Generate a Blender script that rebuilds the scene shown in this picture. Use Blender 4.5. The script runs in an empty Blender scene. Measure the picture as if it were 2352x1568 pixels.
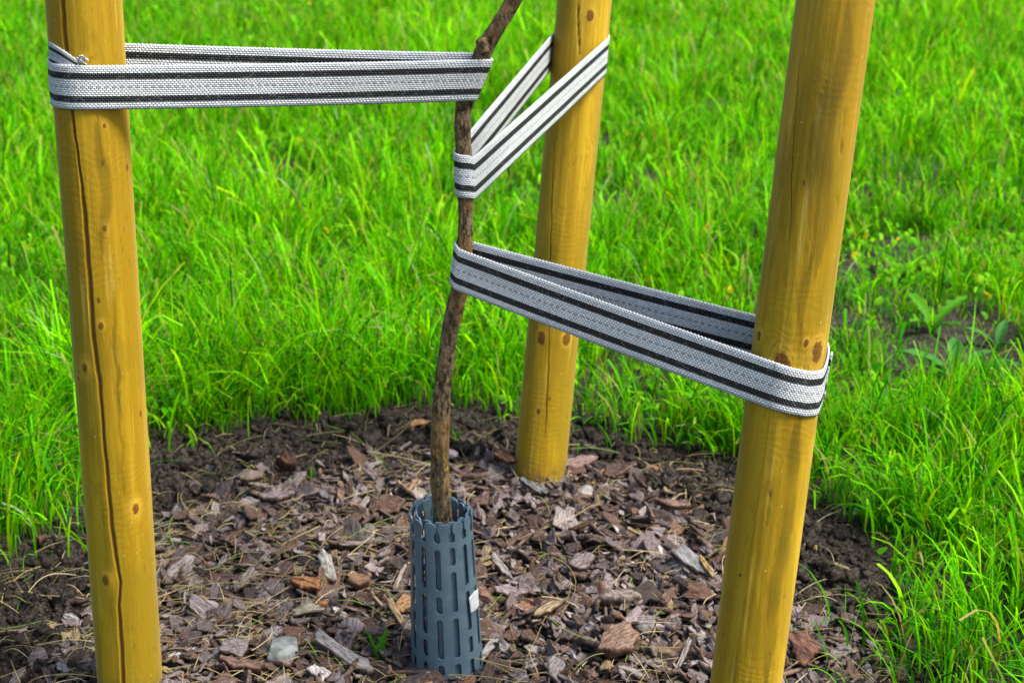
import bpy, math, random
import numpy as np
from mathutils import Vector, Matrix

# ------------------------------------------------------------------ camera, world, sun, exposure
SC = bpy.context.scene
COL = SC.collection
R = math.radians
H, PITCH, FPX = 1.03, R(21.5), 3267.0          # eye height, downward pitch, focal length in photo units
CP, SP = math.cos(PITCH), math.sin(PITCH)
cam_d = bpy.data.cameras.new('camera')
cam = bpy.data.objects.new('camera', cam_d); COL.objects.link(cam)
cam.location = (0, 0, H); cam.rotation_euler = (math.pi/2 - PITCH, 0, 0)
cam_d.sensor_width = 36; cam_d.lens = 36*FPX/2352
cam_d.clip_start = 0.05; cam_d.clip_end = 500
cam_d.dof.use_dof = True; cam_d.dof.focus_distance = 1.52; cam_d.dof.aperture_fstop = 8.5
SC.camera = cam

SUN_EL, SUN_AZ = R(55), R(108)                 # azimuth from +Y towards +X: from the right and a little in front
w = bpy.data.worlds.new('World'); SC.world = w; w.use_nodes = True
wn = w.node_tree.nodes; bg = wn['Background']
sky = wn.new('ShaderNodeTexSky'); sky.sky_type = 'NISHITA'; sky.sun_disc = False
sky.sun_elevation = SUN_EL; sky.sun_rotation = SUN_AZ; sky.air_density = 1.0; sky.dust_density = 3.0
w.node_tree.links.new(sky.outputs[0], bg.inputs[0]); bg.inputs[1].default_value = 0.125
sd = bpy.data.lights.new('sun', 'SUN'); sd.energy = 3.3; sd.angle = R(18); sd.color = (1.0, 0.95, 0.86)
sun = bpy.data.objects.new('sun', sd); COL.objects.link(sun)
sdir = Vector((math.sin(SUN_AZ)*math.cos(SUN_EL), math.cos(SUN_AZ)*math.cos(SUN_EL), math.sin(SUN_EL)))
sun.rotation_euler = sdir.to_track_quat('Z', 'Y').to_euler(); sun.location = (3, 3, 5)
SC.view_settings.view_transform = 'Standard'; SC.view_settings.look = 'None'
SC.view_settings.gamma = 1; SC.view_settings.use_curve_mapping = False
SC.view_settings.exposure = 1.36
SC.render.engine = 'CYCLES'
SC.cycles.max_bounces = 7; SC.cycles.diffuse_bounces = 2; SC.cycles.transmission_bounces = 4

rng = np.random.default_rng(11)
random.seed(5)

# ------------------------------------------------------------------ picture -> place helpers
def pdir(px, py):
    a, b = (px-1176)/FPX, (py-784)/FPX
    return np.array([a, CP - b*SP, -SP - b*CP])
def at_y(px, py, Y):
    d = pdir(px, py); t = Y/d[1]
    return np.array([d[0]*t, Y, H + d[2]*t])
def z_at(py, Y):
    return at_y(1176, py, Y)[2]
def on_ground(px, py, z=0.0):
    d = pdir(px, py); t = (z-H)/d[2]
    return np.array([d[0]*t, d[1]*t])

# ------------------------------------------------------------------ noise
_perm = np.random.default_rng(3).integers(0, 1 << 30, 4096)
def _hash(i, j, k):
    h = (i*73856093) ^ (j*19349663) ^ (k*83492791)
    return _perm[h & 4095]/float(1 << 30)
def vnoise(x, y, z=0.0):
    x, y, z = np.broadcast_arrays(np.asarray(x, float), np.asarray(y, float), np.asarray(z, float))
    i, j, k = np.floor(x).astype(np.int64), np.floor(y).astype(np.int64), np.floor(z).astype(np.int64)
    fx, fy, fz = x-i, y-j, z-k
    fx, fy, fz = [f*f*(3-2*f) for f in (fx, fy, fz)]
    out = 0
    for a in (0, 1):
        for b in (0, 1):
            for c in (0, 1):
                out = out + _hash(i+a, j+b, k+c)*(fx if a else 1-fx)*(fy if b else 1-fy)*(fz if c else 1-fz)
    return out*2-1
def fbm(x, y, z=0.0, o=4, gain=.5):
    s, a, f = 0, 1.0, 1.0
    for n in range(o):
        s = s + a*vnoise(np.asarray(x)*f+17.3*n, np.asarray(y)*f+5.1*n, np.asarray(z)*f+9.7*n); a *= gain; f *= 2.03
    return s
def smooth(a, b, x):
    t = np.clip((x-a)/(b-a), 0, 1); return t*t*(3-2*t)

# ------------------------------------------------------------------ zones on the ground
def poly_sd(P, x, y):                     # signed distance, negative inside
    x, y = np.asarray(x, float), np.asarray(y, float)
    d = np.full(x.shape, 1e9); ins = np.zeros(x.shape, bool)
    for (x0, y0), (x1, y1) in zip(P, np.roll(P, -1, 0)):
        ex, ey = x1-x0, y1-y0
        t = np.clip(((x-x0)*ex+(y-y0)*ey)/(ex*ex+ey*ey+1e-12), 0, 1)
        d = np.minimum(d, np.hypot(x-x0-t*ex, y-y0-t*ey))
        c = ((y0 > y) != (y1 > y)) & (x < ex*(y-y0)/(ey if abs(ey) > 1e-12 else 1e-12)+x0)
        ins ^= c
    return np.where(ins, -d, d)
BARE = [on_ground(*p) for p in [(-60,1330),(60,1310),(190,1215),(330,1100),(430,1010),(620,985),(900,955),(1130,970),(1320,985),
        (1480,1000),(1600,1050),(1700,1090),(1850,1170),(1930,1290),(2020,1420),(2085,1568)]]
BARE += [np.array(p) for p in [(.5,1.32),(.36,1.12),(0,.98),(-.4,1.03),(-.72,1.25),(-.84,1.55)]]
BARE = np.array(BARE)
MUL = [on_ground(*p) for p in [(120,1568),(190,1430),(300,1280),(430,1185),(610,1105),(795,1075),(960,1052),(1120,1050),(1340,1052),(1490,1095),
       (1600,1190),(1720,1280),(1830,1420),(1990,1520),(2040,1600)]]
MUL += [np.array(p) for p in [(.40,1.30),(.28,1.15),(-.02,1.08),(-.34,1.15),(-.52,1.32)]]
MUL = np.array(MUL)
GX, GY = -0.083, 1.54                     # foot of the sapling
def height(x, y):
    x, y = np.asarray(x, float), np.asarray(y, float)
    b = poly_sd(BARE, x, y); m = poly_sd(MUL, x, y)
    soil = smooth(.03, -.05, b)*smooth(-.06, .02, m)
    r = np.hypot(x-GX, y-GY-.05)
    z = -0.026*np.exp(-(r/.22)**2) - .006 + .012*smooth(-.02, .12, b) + .012*fbm(x*3, y*3, 1.7, 3)*smooth(-.02, .1, b)
    clod = np.abs(fbm(x*22, y*22, 3.1, 4, .55))
    z = z + soil*(.022*clod + .014*fbm(x*9, y*9, 8.2, 3)) + (1-soil)*.004*fbm(x*20, y*20, 2.2, 3)
    return z
def ground_at(px, py):
    z = 0.0
    for _ in range(5):
        p = on_ground(px, py, z); z = float(height(p[0], p[1]))
    return np.array([p[0], p[1], z])

# ------------------------------------------------------------------ object helpers
def tag(o, label=None, cat=None, group=None, kind=None):
    if label: o['label'] = label
    if cat: o['category'] = cat
    if group: o['group'] = group
    if kind: o['kind'] = kind
    return o
def empty(name, loc, label, cat, group=None):
    o = bpy.data.objects.new(name, None); COL.objects.link(o); o.location = Vector(loc); o.empty_display_size = .02
    bpy.context.view_layer.update()
    return tag(o, label, cat, group)
def link_mesh(name, me, mat, parent=None, smooth_=True):
    o = bpy.data.objects.new(name, me); COL.objects.link(o)
    if mat: me.materials.append(mat)
    if smooth_ and len(me.polygons): me.polygons.foreach_set('use_smooth', np.ones(len(me.polygons), bool))
    if parent:
        o.parent = parent; o.matrix_parent_inverse = parent.matrix_world.inverted()
    return o
def mesh_from(name, V, F, mat=None, parent=None, smooth_=True):
    me = bpy.data.meshes.new(name); me.from_pydata([tuple(map(float, v)) for v in V], [], [tuple(map(int, f)) for f in F]); me.update()
    return link_mesh(name, me, mat, parent, smooth_)
def mesh_np(name, V, Q, mat=None, parent=None, smooth_=True, uv=None, col=None):
    """V (n,3), Q (m,4) quads or (m,3) triangles; uv (n,2) and col (n,3) per vertex"""
    me = bpy.data.meshes.new(name); V = np.asarray(V, np.float32); Q = np.asarray(Q, np.int32); k = Q.shape[1]
    me.vertices.add(len(V)); me.vertices.foreach_set('co', V.ravel())
    me.loops.add(Q.size); me.loops.foreach_set('vertex_index', Q.ravel())
    me.polygons.add(len(Q)); me.polygons.foreach_set('loop_start', np.arange(0, Q.size, k, dtype=np.int32))
    if uv is not None:
        a = me.attributes.new('local', 'FLOAT2', 'POINT'); a.data.foreach_set('vector', np.asarray(uv, np.float32).ravel())
    if col is not None:
        a = me.attributes.new('tint', 'FLOAT_COLOR', 'POINT')
        a.data.foreach_set('color', np.hstack([col, np.ones((len(col), 1))]).astype(np.float32).ravel())
    me.update(calc_edges=True); me.validate()
    return link_mesh(name, me, mat, parent, smooth_)
def grid_quads(nu, nv, wrap=False):       # index = i*nv + j, i along u
    i = np.arange(nu if wrap else nu-1); j = np.arange(nv-1)
    I, J = np.meshgrid(i, j, indexing='ij'); I2 = (I+1) % nu
    return np.stack([I*nv+J, I2*nv+J, I2*nv+J+1, I*nv+J+1], -1).reshape(-1, 4)

# ------------------------------------------------------------------ material helpers
class NT:
    def __init__(s, name):
        s.m = bpy.data.materials.new(name); s.m.use_nodes = True; s.t = s.m.node_tree; s.n = s.t.nodes; s.l = s.t.links
        s.b = s.n['Principled BSDF']; s.out = s.n['Material Output']
    def put(s, sock, v):
        if isinstance(v, bpy.types.NodeSocket): s.l.new(v, sock)
        elif isinstance(v, (tuple, list)) and len(v) == 3 and sock.type == 'RGBA': sock.default_value = (*v, 1)
        else: sock.default_value = v
    def math(s, op, a, b=0.0, c=None, clamp=False):
        n = s.n.new('ShaderNodeMath'); n.operation = op; n.use_clamp = clamp
        s.put(n.inputs[0], a); s.put(n.inputs[1], b)
        if c is not None: s.put(n.inputs[2], c)
        return n.outputs[0]
    def vec(s, op, a, b=(0, 0, 0)):
        n = s.n.new('ShaderNodeVectorMath'); n.operation = op; s.put(n.inputs[0], a); s.put(n.inputs[1], b)
        return n.outputs['Value'] if op in ('LENGTH', 'DISTANCE', 'DOT_PRODUCT') else n.outputs[0]
    def mix(s, f, a, b, mode='MIX'):
        n = s.n.new('ShaderNodeMix'); n.data_type = 'RGBA'; n.blend_type = mode
        s.put(n.inputs[0], f); s.put(n.inputs[6], a); s.put(n.inputs[7], b); return n.outputs[2]
    def noise(s, vec=None, scale=5, detail=4, rough=.55, out=0, dist=0):
        n = s.n.new('ShaderNodeTexNoise'); n.inputs['Scale'].default_value = scale; n.inputs['Detail'].default_value = detail
        n.inputs['Roughness'].default_value = rough; n.inputs['Distortion'].default_value = dist
        if vec is not None: s.l.new(vec, n.inputs['Vector'])
        return n.outputs[out]
    def ramp(s, v, lo, hi, a=0.0, b=1.0):
        n = s.n.new('ShaderNodeMapRange'); n.interpolation_type = 'SMOOTHSTEP'
        s.put(n.inputs[0], v)
        for k, q in enumerate((lo, hi, a, b)): n.inputs[k+1].default_value = q
        return n.outputs[0]
    def obj(s):
        return s.n.new('ShaderNodeTexCoord').outputs['Object']
    def attr(s, name, out='Vector'):
        n = s.n.new('ShaderNodeAttribute'); n.attribute_name = name; return n.outputs[out]
    def sep(s, v):
        n = s.n.new('ShaderNodeSeparateXYZ'); s.l.new(v, n.inputs[0]); return n.outputs
    def comb(s, x, y, z):
        n = s.n.new('ShaderNodeCombineXYZ'); [s.put(n.inputs[k], q) for k, q in enumerate((x, y, z))]; return n.outputs[0]
    def bump(s, h, strength=.5, dist=.002, normal=None):
        n = s.n.new('ShaderNodeBump'); n.inputs['Strength'].default_value = strength; n.inputs['Distance'].default_value = dist
        s.l.new(h, n.inputs['Height'])
        if normal is not None: s.l.new(normal, n.inputs['Normal'])
        return n.outputs[0]
    def done(s, color, rough=.7, normal=None, spec=.3):
        s.put(s.b.inputs['Base Color'], color); s.put(s.b.inputs['Roughness'], rough); s.b.inputs['Specular IOR Level'].default_value = spec
        if normal is not None: s.l.new(normal, s.b.inputs['Normal'])
        return s.m

def mat_wood(name, knots, seed, tone=1.0):
    t = NT(name); P = t.obj()
    off = t.vec('ADD', P, (seed*.37, seed*.21, seed*1.3))
    # the grain bends round the knots
    rings = None; core = None; halo = None
    for (kx, ky, kz, s, hs) in knots:
        d = t.vec('MULTIPLY', t.vec('SUBTRACT', P, (kx, ky, kz)), (1, 1, .62))
        d = t.math('DIVIDE', t.vec('LENGTH', d), s)
        d = t.math('ADD', d, t.math('MULTIPLY', t.math('SUBTRACT', t.noise(P, 160, 2), .5), .9))
        c = t.ramp(d, 1.25, .75); core = c if core is None else t.math('MAXIMUM', core, c)
        if hs > 2.2:
            rg = t.math('MULTIPLY', t.ramp(t.math('SINE', t.math('MULTIPLY', d, 11)), .1, .9), t.ramp(d, hs, 1.2)); rings = rg if rings is None else t.math('MAXIMUM', rings, rg)
        if hs > 0:
            g = t.ramp(d, hs, 1.0); halo = g if halo is None else t.math('MAXIMUM', halo, g)
    st = t.vec('MULTIPLY', off, (1, 1, .035))
    if halo is not None:
        st = t.vec('ADD', st, t.comb(t.math('MULTIPLY', halo, .012), t.math('MULTIPLY', halo, -.009), 0.0))
    broad = t.noise(st, 34, 3, .5, dist=.3); fine = t.noise(st, 420, 4, .65); big = t.noise(t.vec('MULTIPLY', off, (1, 1, .3)), 9, 3)
    col = t.mix(t.ramp(broad, .36, .66), (.245*tone, .148*tone, .003), (.375*tone, .238*tone, .009))
    col = t.mix(t.ramp(fine, .52, .68, 0, .5), col, (.22*tone, .105*tone, .006))
    col = t.mix(t.ramp(big, .50, .60, 0, .8), col, (.195*tone, .132*tone, .004))
    bleach = t.noise(t.vec('MULTIPLY', off, (1, 1, .02)), 190, 3)
    zone = t.ramp(t.noise(t.vec('MULTIPLY', off, (1, 1, .25)), 30, 3), .46, .62)
    col = t.mix(t.math('MULTIPLY', zone, t.ramp(bleach, .55, .70, 0, .5)), col, (.50*tone, .37*tone, .08))
    fleck = t.noise(t.vec('MULTIPLY', off, (1, 1, .16)), 420, 2, .6)
    col = t.mix(t.math('MULTIPLY', t.ramp(t.noise(off, 11, 3), .45, .6), t.ramp(fleck, .62, .70, 0, .6)), col, (.16, .085, .010))
    stain = t.noise(t.vec('MULTIPLY', off, (1, 1, .22)), 16, 5, .62, dist=.8)
    col = t.mix(t.ramp(stain, .535, .555, 0, .42), col, (.205*tone, .126*tone, .004))
    dirt = t.noise(t.vec('MULTIPLY', off, (1, 1, .35)), 120, 3, .7)
    col = t.mix(t.ramp(dirt, .63, .73, 0, .6), col, (.11, .065, .012))
    spk = t.noise(t.vec('MULTIPLY', off, (1, 1, .6)), 330, 1)
    col = t.mix(t.ramp(spk, .74, .80, 0, .5), col, (.55, .50, .16))
    if halo is not None: col = t.mix(t.math('MULTIPLY', halo, .55), col, (.47*tone, .29*tone, .025))
    if rings is not None: col = t.mix(t.math('MULTIPLY', rings, .45), col, (.19*tone, .10*tone, .004))
    if core is not None:
        kc = t.mix(t.noise(P, 420, 3), (.050, .018, .004), (.20, .085, .010)); col = t.mix(core, col, kc)
    # turned on a lathe: faint chatter rings
    sp = t.sep(P)
    ph = t.math('ADD', t.math('MULTIPLY', sp[2], 700), t.math('MULTIPLY', t.noise(off, 22, 2), 26))
    chat = t.math('SINE', ph)
    chm = t.ramp(t.noise(off, 5, 1), .42, .6)
    hgt = t.math('ADD', t.math('MULTIPLY', t.math('MULTIPLY', chat, chm), .07), t.math('ADD', t.math('MULTIPLY', fine, .5), t.math('MULTIPLY', dirt, -.5)))
    col = t.mix(t.math('MULTIPLY', t.attr('dark_streak', 'Fac'), .72), col, (.080*tone, .056*tone, .002))
    crack = t.attr('crack', 'Fac')
    col = t.mix(crack, col, (.17, .080, .012))
    t.b.inputs['Sheen Weight'].default_value = .18; t.b.inputs['Sheen Roughness'].default_value = .35; t.b.inputs['Sheen Tint'].default_value = (1, .9, .6, 1)
    mud = t.math('MULTIPLY', t.ramp(t.sep(P)[2], .17, .125), t.ramp(t.noise(off, 60, 4, .7), .35, .6))
    col = t.mix(t.math('MULTIPLY', mud, .7), col, (.07, .05, .03))
    return t.done(col, .58, t.bump(hgt, .6, .0013), .17)

def mat_strap():
    t = NT('woven_webbing'); uv = t.sep(t.attr('local')); u, v = uv[0], uv[1]
    ROWS = 21.0
    r = t.math('MULTIPLY', v, ROWS); row = t.math('FLOOR', r); fv = t.math('FRACT', r)
    uu = t.math('ADD', t.math('DIVIDE', u, .0038), t.math('MULTIPLY', t.math('MODULO', row, 2.0), .5))
    fu = t.math('FRACT', uu); cell = t.math('FLOOR', uu)
    a = t.math('SUBTRACT', t.math('MULTIPLY', fu, 2), 1); b = t.math('SUBTRACT', t.math('MULTIPLY', fv, 2), 1)
    yarn = t.math('MULTIPLY', t.math('SUBTRACT', 1, t.math('POWER', t.math('ABSOLUTE', a), 4)), t.math('SUBTRACT', 1, t.math('MULTIPLY', t.math('MULTIPLY', b, b), .6)))
    wn_ = t.n.new('ShaderNodeTexWhiteNoise'); wn_.noise_dimensions = '2D'; t.l.new(t.comb(cell, row, 0.0), wn_.inputs['Vector']); rnd = wn_.outputs['Value']
    def band(lo, hi):
        return t.math('MULTIPLY', t.math('GREATER_THAN', row, lo-.5), t.math('LESS_THAN', row, hi+.5))
    wv = t.math('ADD', v, t.math('MULTIPLY', t.math('SUBTRACT', fu, .5), .012))
    vb = lambda lo, hi: t.math('MULTIPLY', t.math('GREATER_THAN', wv, lo), t.math('LESS_THAN', wv, hi))
    black = t.math('MAXIMUM', vb(.165, .312), vb(.686, .832))
    light = t.mix(rnd, (.43, .465, .48), (.58, .61, .62))
    light = t.mix(t.ramp(t.noise(t.comb(u, v, 0.0), 9, 3), .45, .7, 0, .35), light, (.42, .40, .35))   # a little grime
    weft = (.15, .17, .178)
    gap = t.ramp(yarn, .30, .62, 1, 0)
    col = t.mix(t.math('MULTIPLY', gap, .34), light, weft)
    mid = t.math('MULTIPLY', band(10, 10), t.math('GREATER_THAN', t.math('FRACT', t.math('ADD', t.math('MULTIPLY', cell, .5), .2)), .5))
    col = t.mix(t.math('MULTIPLY', mid, .62), col, (.11, .125, .13))
    blk = t.mix(t.math('GREATER_THAN', rnd, .86), (.012, .013, .015), (.10, .105, .11))
    blk = t.mix(t.math('MULTIPLY', yarn, .5), (.008, .009, .010), blk)
    col = t.mix(black, col, blk)
    col = t.mix(t.math('MAXIMUM', t.math('LESS_THAN', v, .022), t.math('GREATER_THAN', v, .978)), col, (.46, .49, .50))
    return t.done(col, .62, t.bump(yarn, 1.0, .0015), .25)

def mat_simple(name, c1, c2, scale=40, rough=.7, bump=.3, bscale=None, dist=.001, spec=.3, lo=.35, hi=.65):
    t = NT(name); P = t.obj(); n = t.noise(P, scale, 4)
    return t.done(t.mix(t.ramp(n, lo, hi), c1, c2), rough, t.bump(t.noise(P, bscale or scale*4, 4, .65), bump, dist), spec)

def mat_leaf(name, tip=True, green=None):
    """grass and leaves: tint attribute carries the blade's own colour; light passes through"""
    t = NT(name); c = t.attr('tint', 'Color') if green is None else t.mix(t.noise(t.obj(), 60, 3), green[0], green[1])
    t.done(c, .5, None, .04)
    tr = t.n.new('ShaderNodeBsdfTranslucent')
    t.put(tr.inputs[0], t.mix(1.0, c, (1.3, 1.15, .3), 'MULTIPLY'))
    mx = t.n.new('ShaderNodeMixShader'); mx.inputs[0].default_value = .5
    t.l.new(t.b.outputs[0], mx.inputs[1]); t.l.new(tr.outputs[0], mx.inputs[2]); t.l.new(mx.outputs[0], t.out.inputs[0])
    return t.m

def mat_chip(name='bark_chip'):
    t = NT(name); L = t.attr('local'); c = t.attr('tint', 'Color'); P = t.obj()
    s = t.noise(t.vec('MULTIPLY', L, (70, 520, 1)), 1, 4, .65)
    g = t.noise(P, 140, 4, .65)
    col = t.mix(t.ramp(s, .44, .60, .0, .8), c, t.mix(1.0, c, (.22, .18, .16), 'MULTIPLY'))
    col = t.mix(t.ramp(g, .58, .76, 0, .5), col, (.25, .235, .23))
    return t.done(col, .78, t.bump(t.math('ADD', s, t.math('MULTIPLY', g, .7)), .9, .0022), .25)

def mat_soil():
    t = NT('dark_soil'); P = t.obj()
    n1, n2, n3 = t.noise(P, 16, 5, .6), t.noise(P, 110, 5, .7), t.noise(P, 420, 3, .7)
    col = t.mix(t.ramp(n2, .40, .68), (.010, .008, .006), (.070, .056, .042))
    col = t.mix(t.ramp(n1, .52, .72, 0, .45), col, (.12, .103, .084))
    col = t.mix(t.ramp(n3, .57, .68, 0, .6), col, (.22, .195, .16))
    return t.done(col, .9, t.bump(t.math('ADD', n2, t.math('MULTIPLY', n3, .8)), 1.0, .006), .15)

M_SOIL = mat_soil(); M_CHIP = mat_chip(); M_STRAP = mat_strap(); M_GRASS = mat_leaf('grass_blade')
M_BARK = None

# ------------------------------------------------------------------ ground (one sheet to the horizon)
def axis(a, b, n, far, m):
    c = np.linspace(a, b, n); st = c[1]-c[0]
    g = np.geomspace(st, 1.0, m); g = np.cumsum(g); g = g/g[-1]*1.0
    lo = a - g*far; hi = b + g*far
    return np.concatenate([lo[::-1], c, hi])
ux = axis(-1.15, 1.15, 520, 120, 60); uy = axis(1.1, 2.55, 330, 120, 60)
X, Y = np.meshgrid(ux, uy, indexing='ij')
Z = height(X, Y)
Z = np.where(np.hypot(X, Y-1.5) > 12, Z*.0+.012, Z)
ground = mesh_np('ground', np.stack([X, Y, Z], -1).reshape(-1, 3), grid_quads(len(ux), len(uy)), M_SOIL)
tag(ground, kind='structure')

# ------------------------------------------------------------------ stakes
class Post:
    def __init__(s, top, bot, wt, wb, Yt, Yb, length=1.72):
        A, B = at_y(*top, Yt), at_y(*bot, Yb)
        zd = lambda p: p[1]*CP+(H-p[2])*SP
        ra, rb = wt/2/FPX*zd(A), wb/2/FPX*zd(B)
        ax = (A-B)/np.linalg.norm(A-B)
        s.base = B + ax*((-.12-B[2])/ax[2])           # 12 cm below the ground
        s.ax = ax; s.len = length
        la, lb = np.dot(A-s.base, ax), np.dot(B-s.base, ax)
        s.r = lambda l: rb + (ra-rb)*(l-lb)/(la-lb)
        s.q = Vector((0, 0, 1)).rotation_difference(Vector(ax)); s.M = np.array(s.q.to_matrix())
    def center(s, z):                                  # axis point at height z
        l = (z-s.base[2])/s.ax[2]; return s.base + s.ax*l, s.r(l)
    def hit(s, px, py):                                # picture point on the near side -> (angle, length)
        o = s.M.T @ (np.array([0, 0, H])-s.base); d = s.M.T @ pdir(px, py)
        r = .038
        for _ in range(3):
            a, b, c = d[0]**2+d[1]**2, o[0]*d[0]+o[1]*d[1], o[0]**2+o[1]**2-r*r
            q = max(b*b-a*c, 0); tt = (-b-math.sqrt(q))/a; p = o+d*tt; r = s.r(p[2])
        return math.atan2(p[1], p[0]), p[2], p
    def build(s, cracks, knots, seed, label, bands=()):
        # cracks: list of (points, width m, depth m); the first one steers the mesh columns
        NL = 420; L = np.linspace(0, s.len, NL)
        pts = [s.hit(*p)[:2] for p in cracks[0][0]]; pts.sort(key=lambda a: a[1])
        th0 = np.interp(L, [p[1] for p in pts], np.unwrap([p[0] for p in pts]))
        th0 = th0 + .012*vnoise(L*60, 0, seed) + .006*vnoise(L*220, 0, seed)
        l0, l1 = pts[0][1], pts[-1][1]
        if cracks[0][3]: l0, l1 = -1, 9
        e = np.concatenate([np.linspace(0, .13, 14)[:-1], np.linspace(.13, math.pi, 62)]); off = np.concatenate([e, -e[1:-1][::-1]+0])
        off = np.concatenate([e[:-1], e[-1:]-0, -(e[1:-1][::-1])])
        NA = len(off)
        TH = th0[:, None] + off[None, :]
        rad = s.r(L)[:, None]*np.ones((1, NA))
        rad = rad + .0007*fbm(np.cos(TH)*2.2+seed, np.sin(TH)*2.2, L[:, None]*3, 3) + .0002*vnoise(TH*14, L[:, None]*5, seed)
        wv = cracks[0][1]*(.85+.3*vnoise(L*14, 3.3, seed))*smooth(l0-.01, l0+.05, L)*smooth(l1+.01, l1-.05, L)
        arc = np.abs(off)[None, :]*s.r(L)[:, None]
        k = np.clip(1-arc/np.maximum(wv[:, None]/2, 1e-5), 0, 1); cr = smooth(0, .8, k)*(wv[:, None] > 2e-4)
        rad = rad - cr*cracks[0][2]
        cm = cr.copy()
        for (p2, w2, d2, ex) in cracks[1:]:
            q = [s.hit(*p)[:2] for p in p2]; q.sort(key=lambda a: a[1])
            t2 = np.interp(L, [p[1] for p in q], np.unwrap([p[0] for p in q]))
            ww = w2*smooth(q[0][1]-.005, q[0][1]+.04, L)*smooth(q[-1][1]+.005, q[-1][1]-.04, L)
            dd = np.abs((TH-t2[:, None]+math.pi) % (2*math.pi)-math.pi)*s.r(L)[:, None]
            k = np.clip(1-dd/np.maximum(ww[:, None]/2, 1e-5), 0, 1)*(ww[:, None] > 2e-4); rad = rad-k*d2; cm = np.maximum(cm, k)
        streak = np.zeros_like(rad)
        for (p2, w2) in bands:                         # darker streaks with wandering edges
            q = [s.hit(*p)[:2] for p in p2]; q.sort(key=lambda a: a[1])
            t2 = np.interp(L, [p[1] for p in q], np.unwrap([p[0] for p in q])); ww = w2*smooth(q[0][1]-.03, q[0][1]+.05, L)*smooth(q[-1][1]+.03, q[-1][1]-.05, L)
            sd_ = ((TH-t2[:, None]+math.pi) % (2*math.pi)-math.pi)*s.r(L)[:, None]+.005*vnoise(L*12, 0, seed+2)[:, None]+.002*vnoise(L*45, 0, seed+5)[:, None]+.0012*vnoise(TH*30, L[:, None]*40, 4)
            streak = np.maximum(streak, smooth(1.12, .45, np.abs(sd_)/np.maximum(ww[:, None]/2, 1e-4))*(ww[:, None] > 1e-3)*(.75+.25*vnoise(L*30, 1, 9))[:, None])
        for (kx, ky, sz, hs) in knots:                 # a slight swelling round each knot
            t_, l_, p_ = s.hit(kx, ky)
            dd = np.hypot(np.abs((TH-t_+math.pi) % (2*math.pi)-math.pi)*.038, L[:, None]-l_)
            rad = rad + .0009*np.exp(-(dd/(sz*1.8))**2)*(hs > 0)
        V = np.stack([np.cos(TH)*rad, np.sin(TH)*rad, L[:, None]*np.ones((1, NA))], -1)
        V[-1, :, :2] *= .93; V[-2, :, :2] *= .995                       # eased top edge
        V[-1, :, 2] += .003
        V = V.reshape(-1, 3); n = len(V)
        q = grid_quads(NL, NA)
        w_ = np.arange(NL-1)*NA; qq = np.stack([w_+NA-1, w_+NA-1+NA, w_+NA, w_], -1)[:, [0, 3, 2, 1]]
        Q = np.concatenate([q[:, ::-1], qq[:, :]])
        capc = np.array([[0, 0, s.len+.004], [0, 0, 0]]); V = np.vstack([V, capc])
        faces = [tuple(f) for f in Q]
        b = (NL-1)*NA
        faces += [(b+i, b+(i+1) % NA, n) for i in range(NA)] + [((i+1) % NA, i, n+1) for i in range(NA)]
        kn = [(*s.hit(kx, ky)[2], sz, hs) for (kx, ky, sz, hs) in knots]
        o = mesh_from('wooden_stake', V, faces, mat_wood('stake_wood', kn, seed))
        a = o.data.attributes.new('crack', 'FLOAT', 'POINT'); a.data.foreach_set('value', np.concatenate([cm.ravel(), [0, 0]]).astype(np.float32))
        a = o.data.attributes.new('dark_streak', 'FLOAT', 'POINT'); a.data.foreach_set('value', np.concatenate([streak.ravel(), [0, 0]]).astype(np.float32))
        import bmesh
        bm = bmesh.new(); bm.from_mesh(o.data); bmesh.ops.recalc_face_normals(bm, faces=bm.faces); bm.to_mesh(o.data); bm.free()
        o.location = Vector(s.base); o.rotation_mode = 'QUATERNION'; o.rotation_quaternion = s.q
        return tag(o, label, 'stake', 'round timber stakes around the sapling')
PL = Post((193.5, 0), (299.5, 1568), 171, 144, 1.45, 1.45)
PR = Post((1919, 0), (1713, 1568), 178, 161, 1.40, 1.345)
PB = Post((1343, 0), (1240, 1080), 124, 119, 2.11, 2.03)
PL.build([([(143,0),(147,60),(158,200),(170,290),(184,400),(198,540),(207,680),(214,780),(229,880),(238,1000),(247,1100),(255,1200),(270,1300),(276,1335),(273,1390),(283,1568)], 0.0066, .0042, True)],
         [(240,290,.0017,3),(240,525,.0024,3.4),(232,748,.0026,3),(195,845,.0036,3.8),(181,868,.0022,2),(312,1168,.0040,4),(243,1332,.0042,4),(323,950,.0022,0),(292,385,.0024,0),(236,375,.002,0),(226,690,.002,0)], 1,
         'yellow timber stake with a long dark split and knots, standing left of the sapling',
         [([(232,300),(238,480),(236,560)], .017), ([(262,620),(276,900),(290,1150)], .005)])
PR.build([([(1840,110),(1826,280),(1818,400),(1814,570)], .0013, .004, False), ([(1770,1120),(1764,1180),(1756,1245)], .0016, .003, False), ([(1950,150),(1925,420),(1915,560)], .0008, .002, False)],
         [(1797,840,.0088,2.6),(1877,808,.0075,2.4),(1851,788,.0028,2),(1745,770,.0034,2.5),(1846,420,.0016,0),(1700,1320,.0016,0),(1769,1500,.0014,0)], 7,
         'yellow timber stake with big brown knots just above its strap, right of the sapling',
         [([(1938,40),(1915,250),(1897,450),(1880,610)], .024), ([(1868,590),(1845,700),(1838,760)], .014), ([(1838,960),(1806,1180),(1782,1380),(1766,1560)], .019), ([(1893,200),(1868,420),(1858,560)], .006)])
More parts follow.
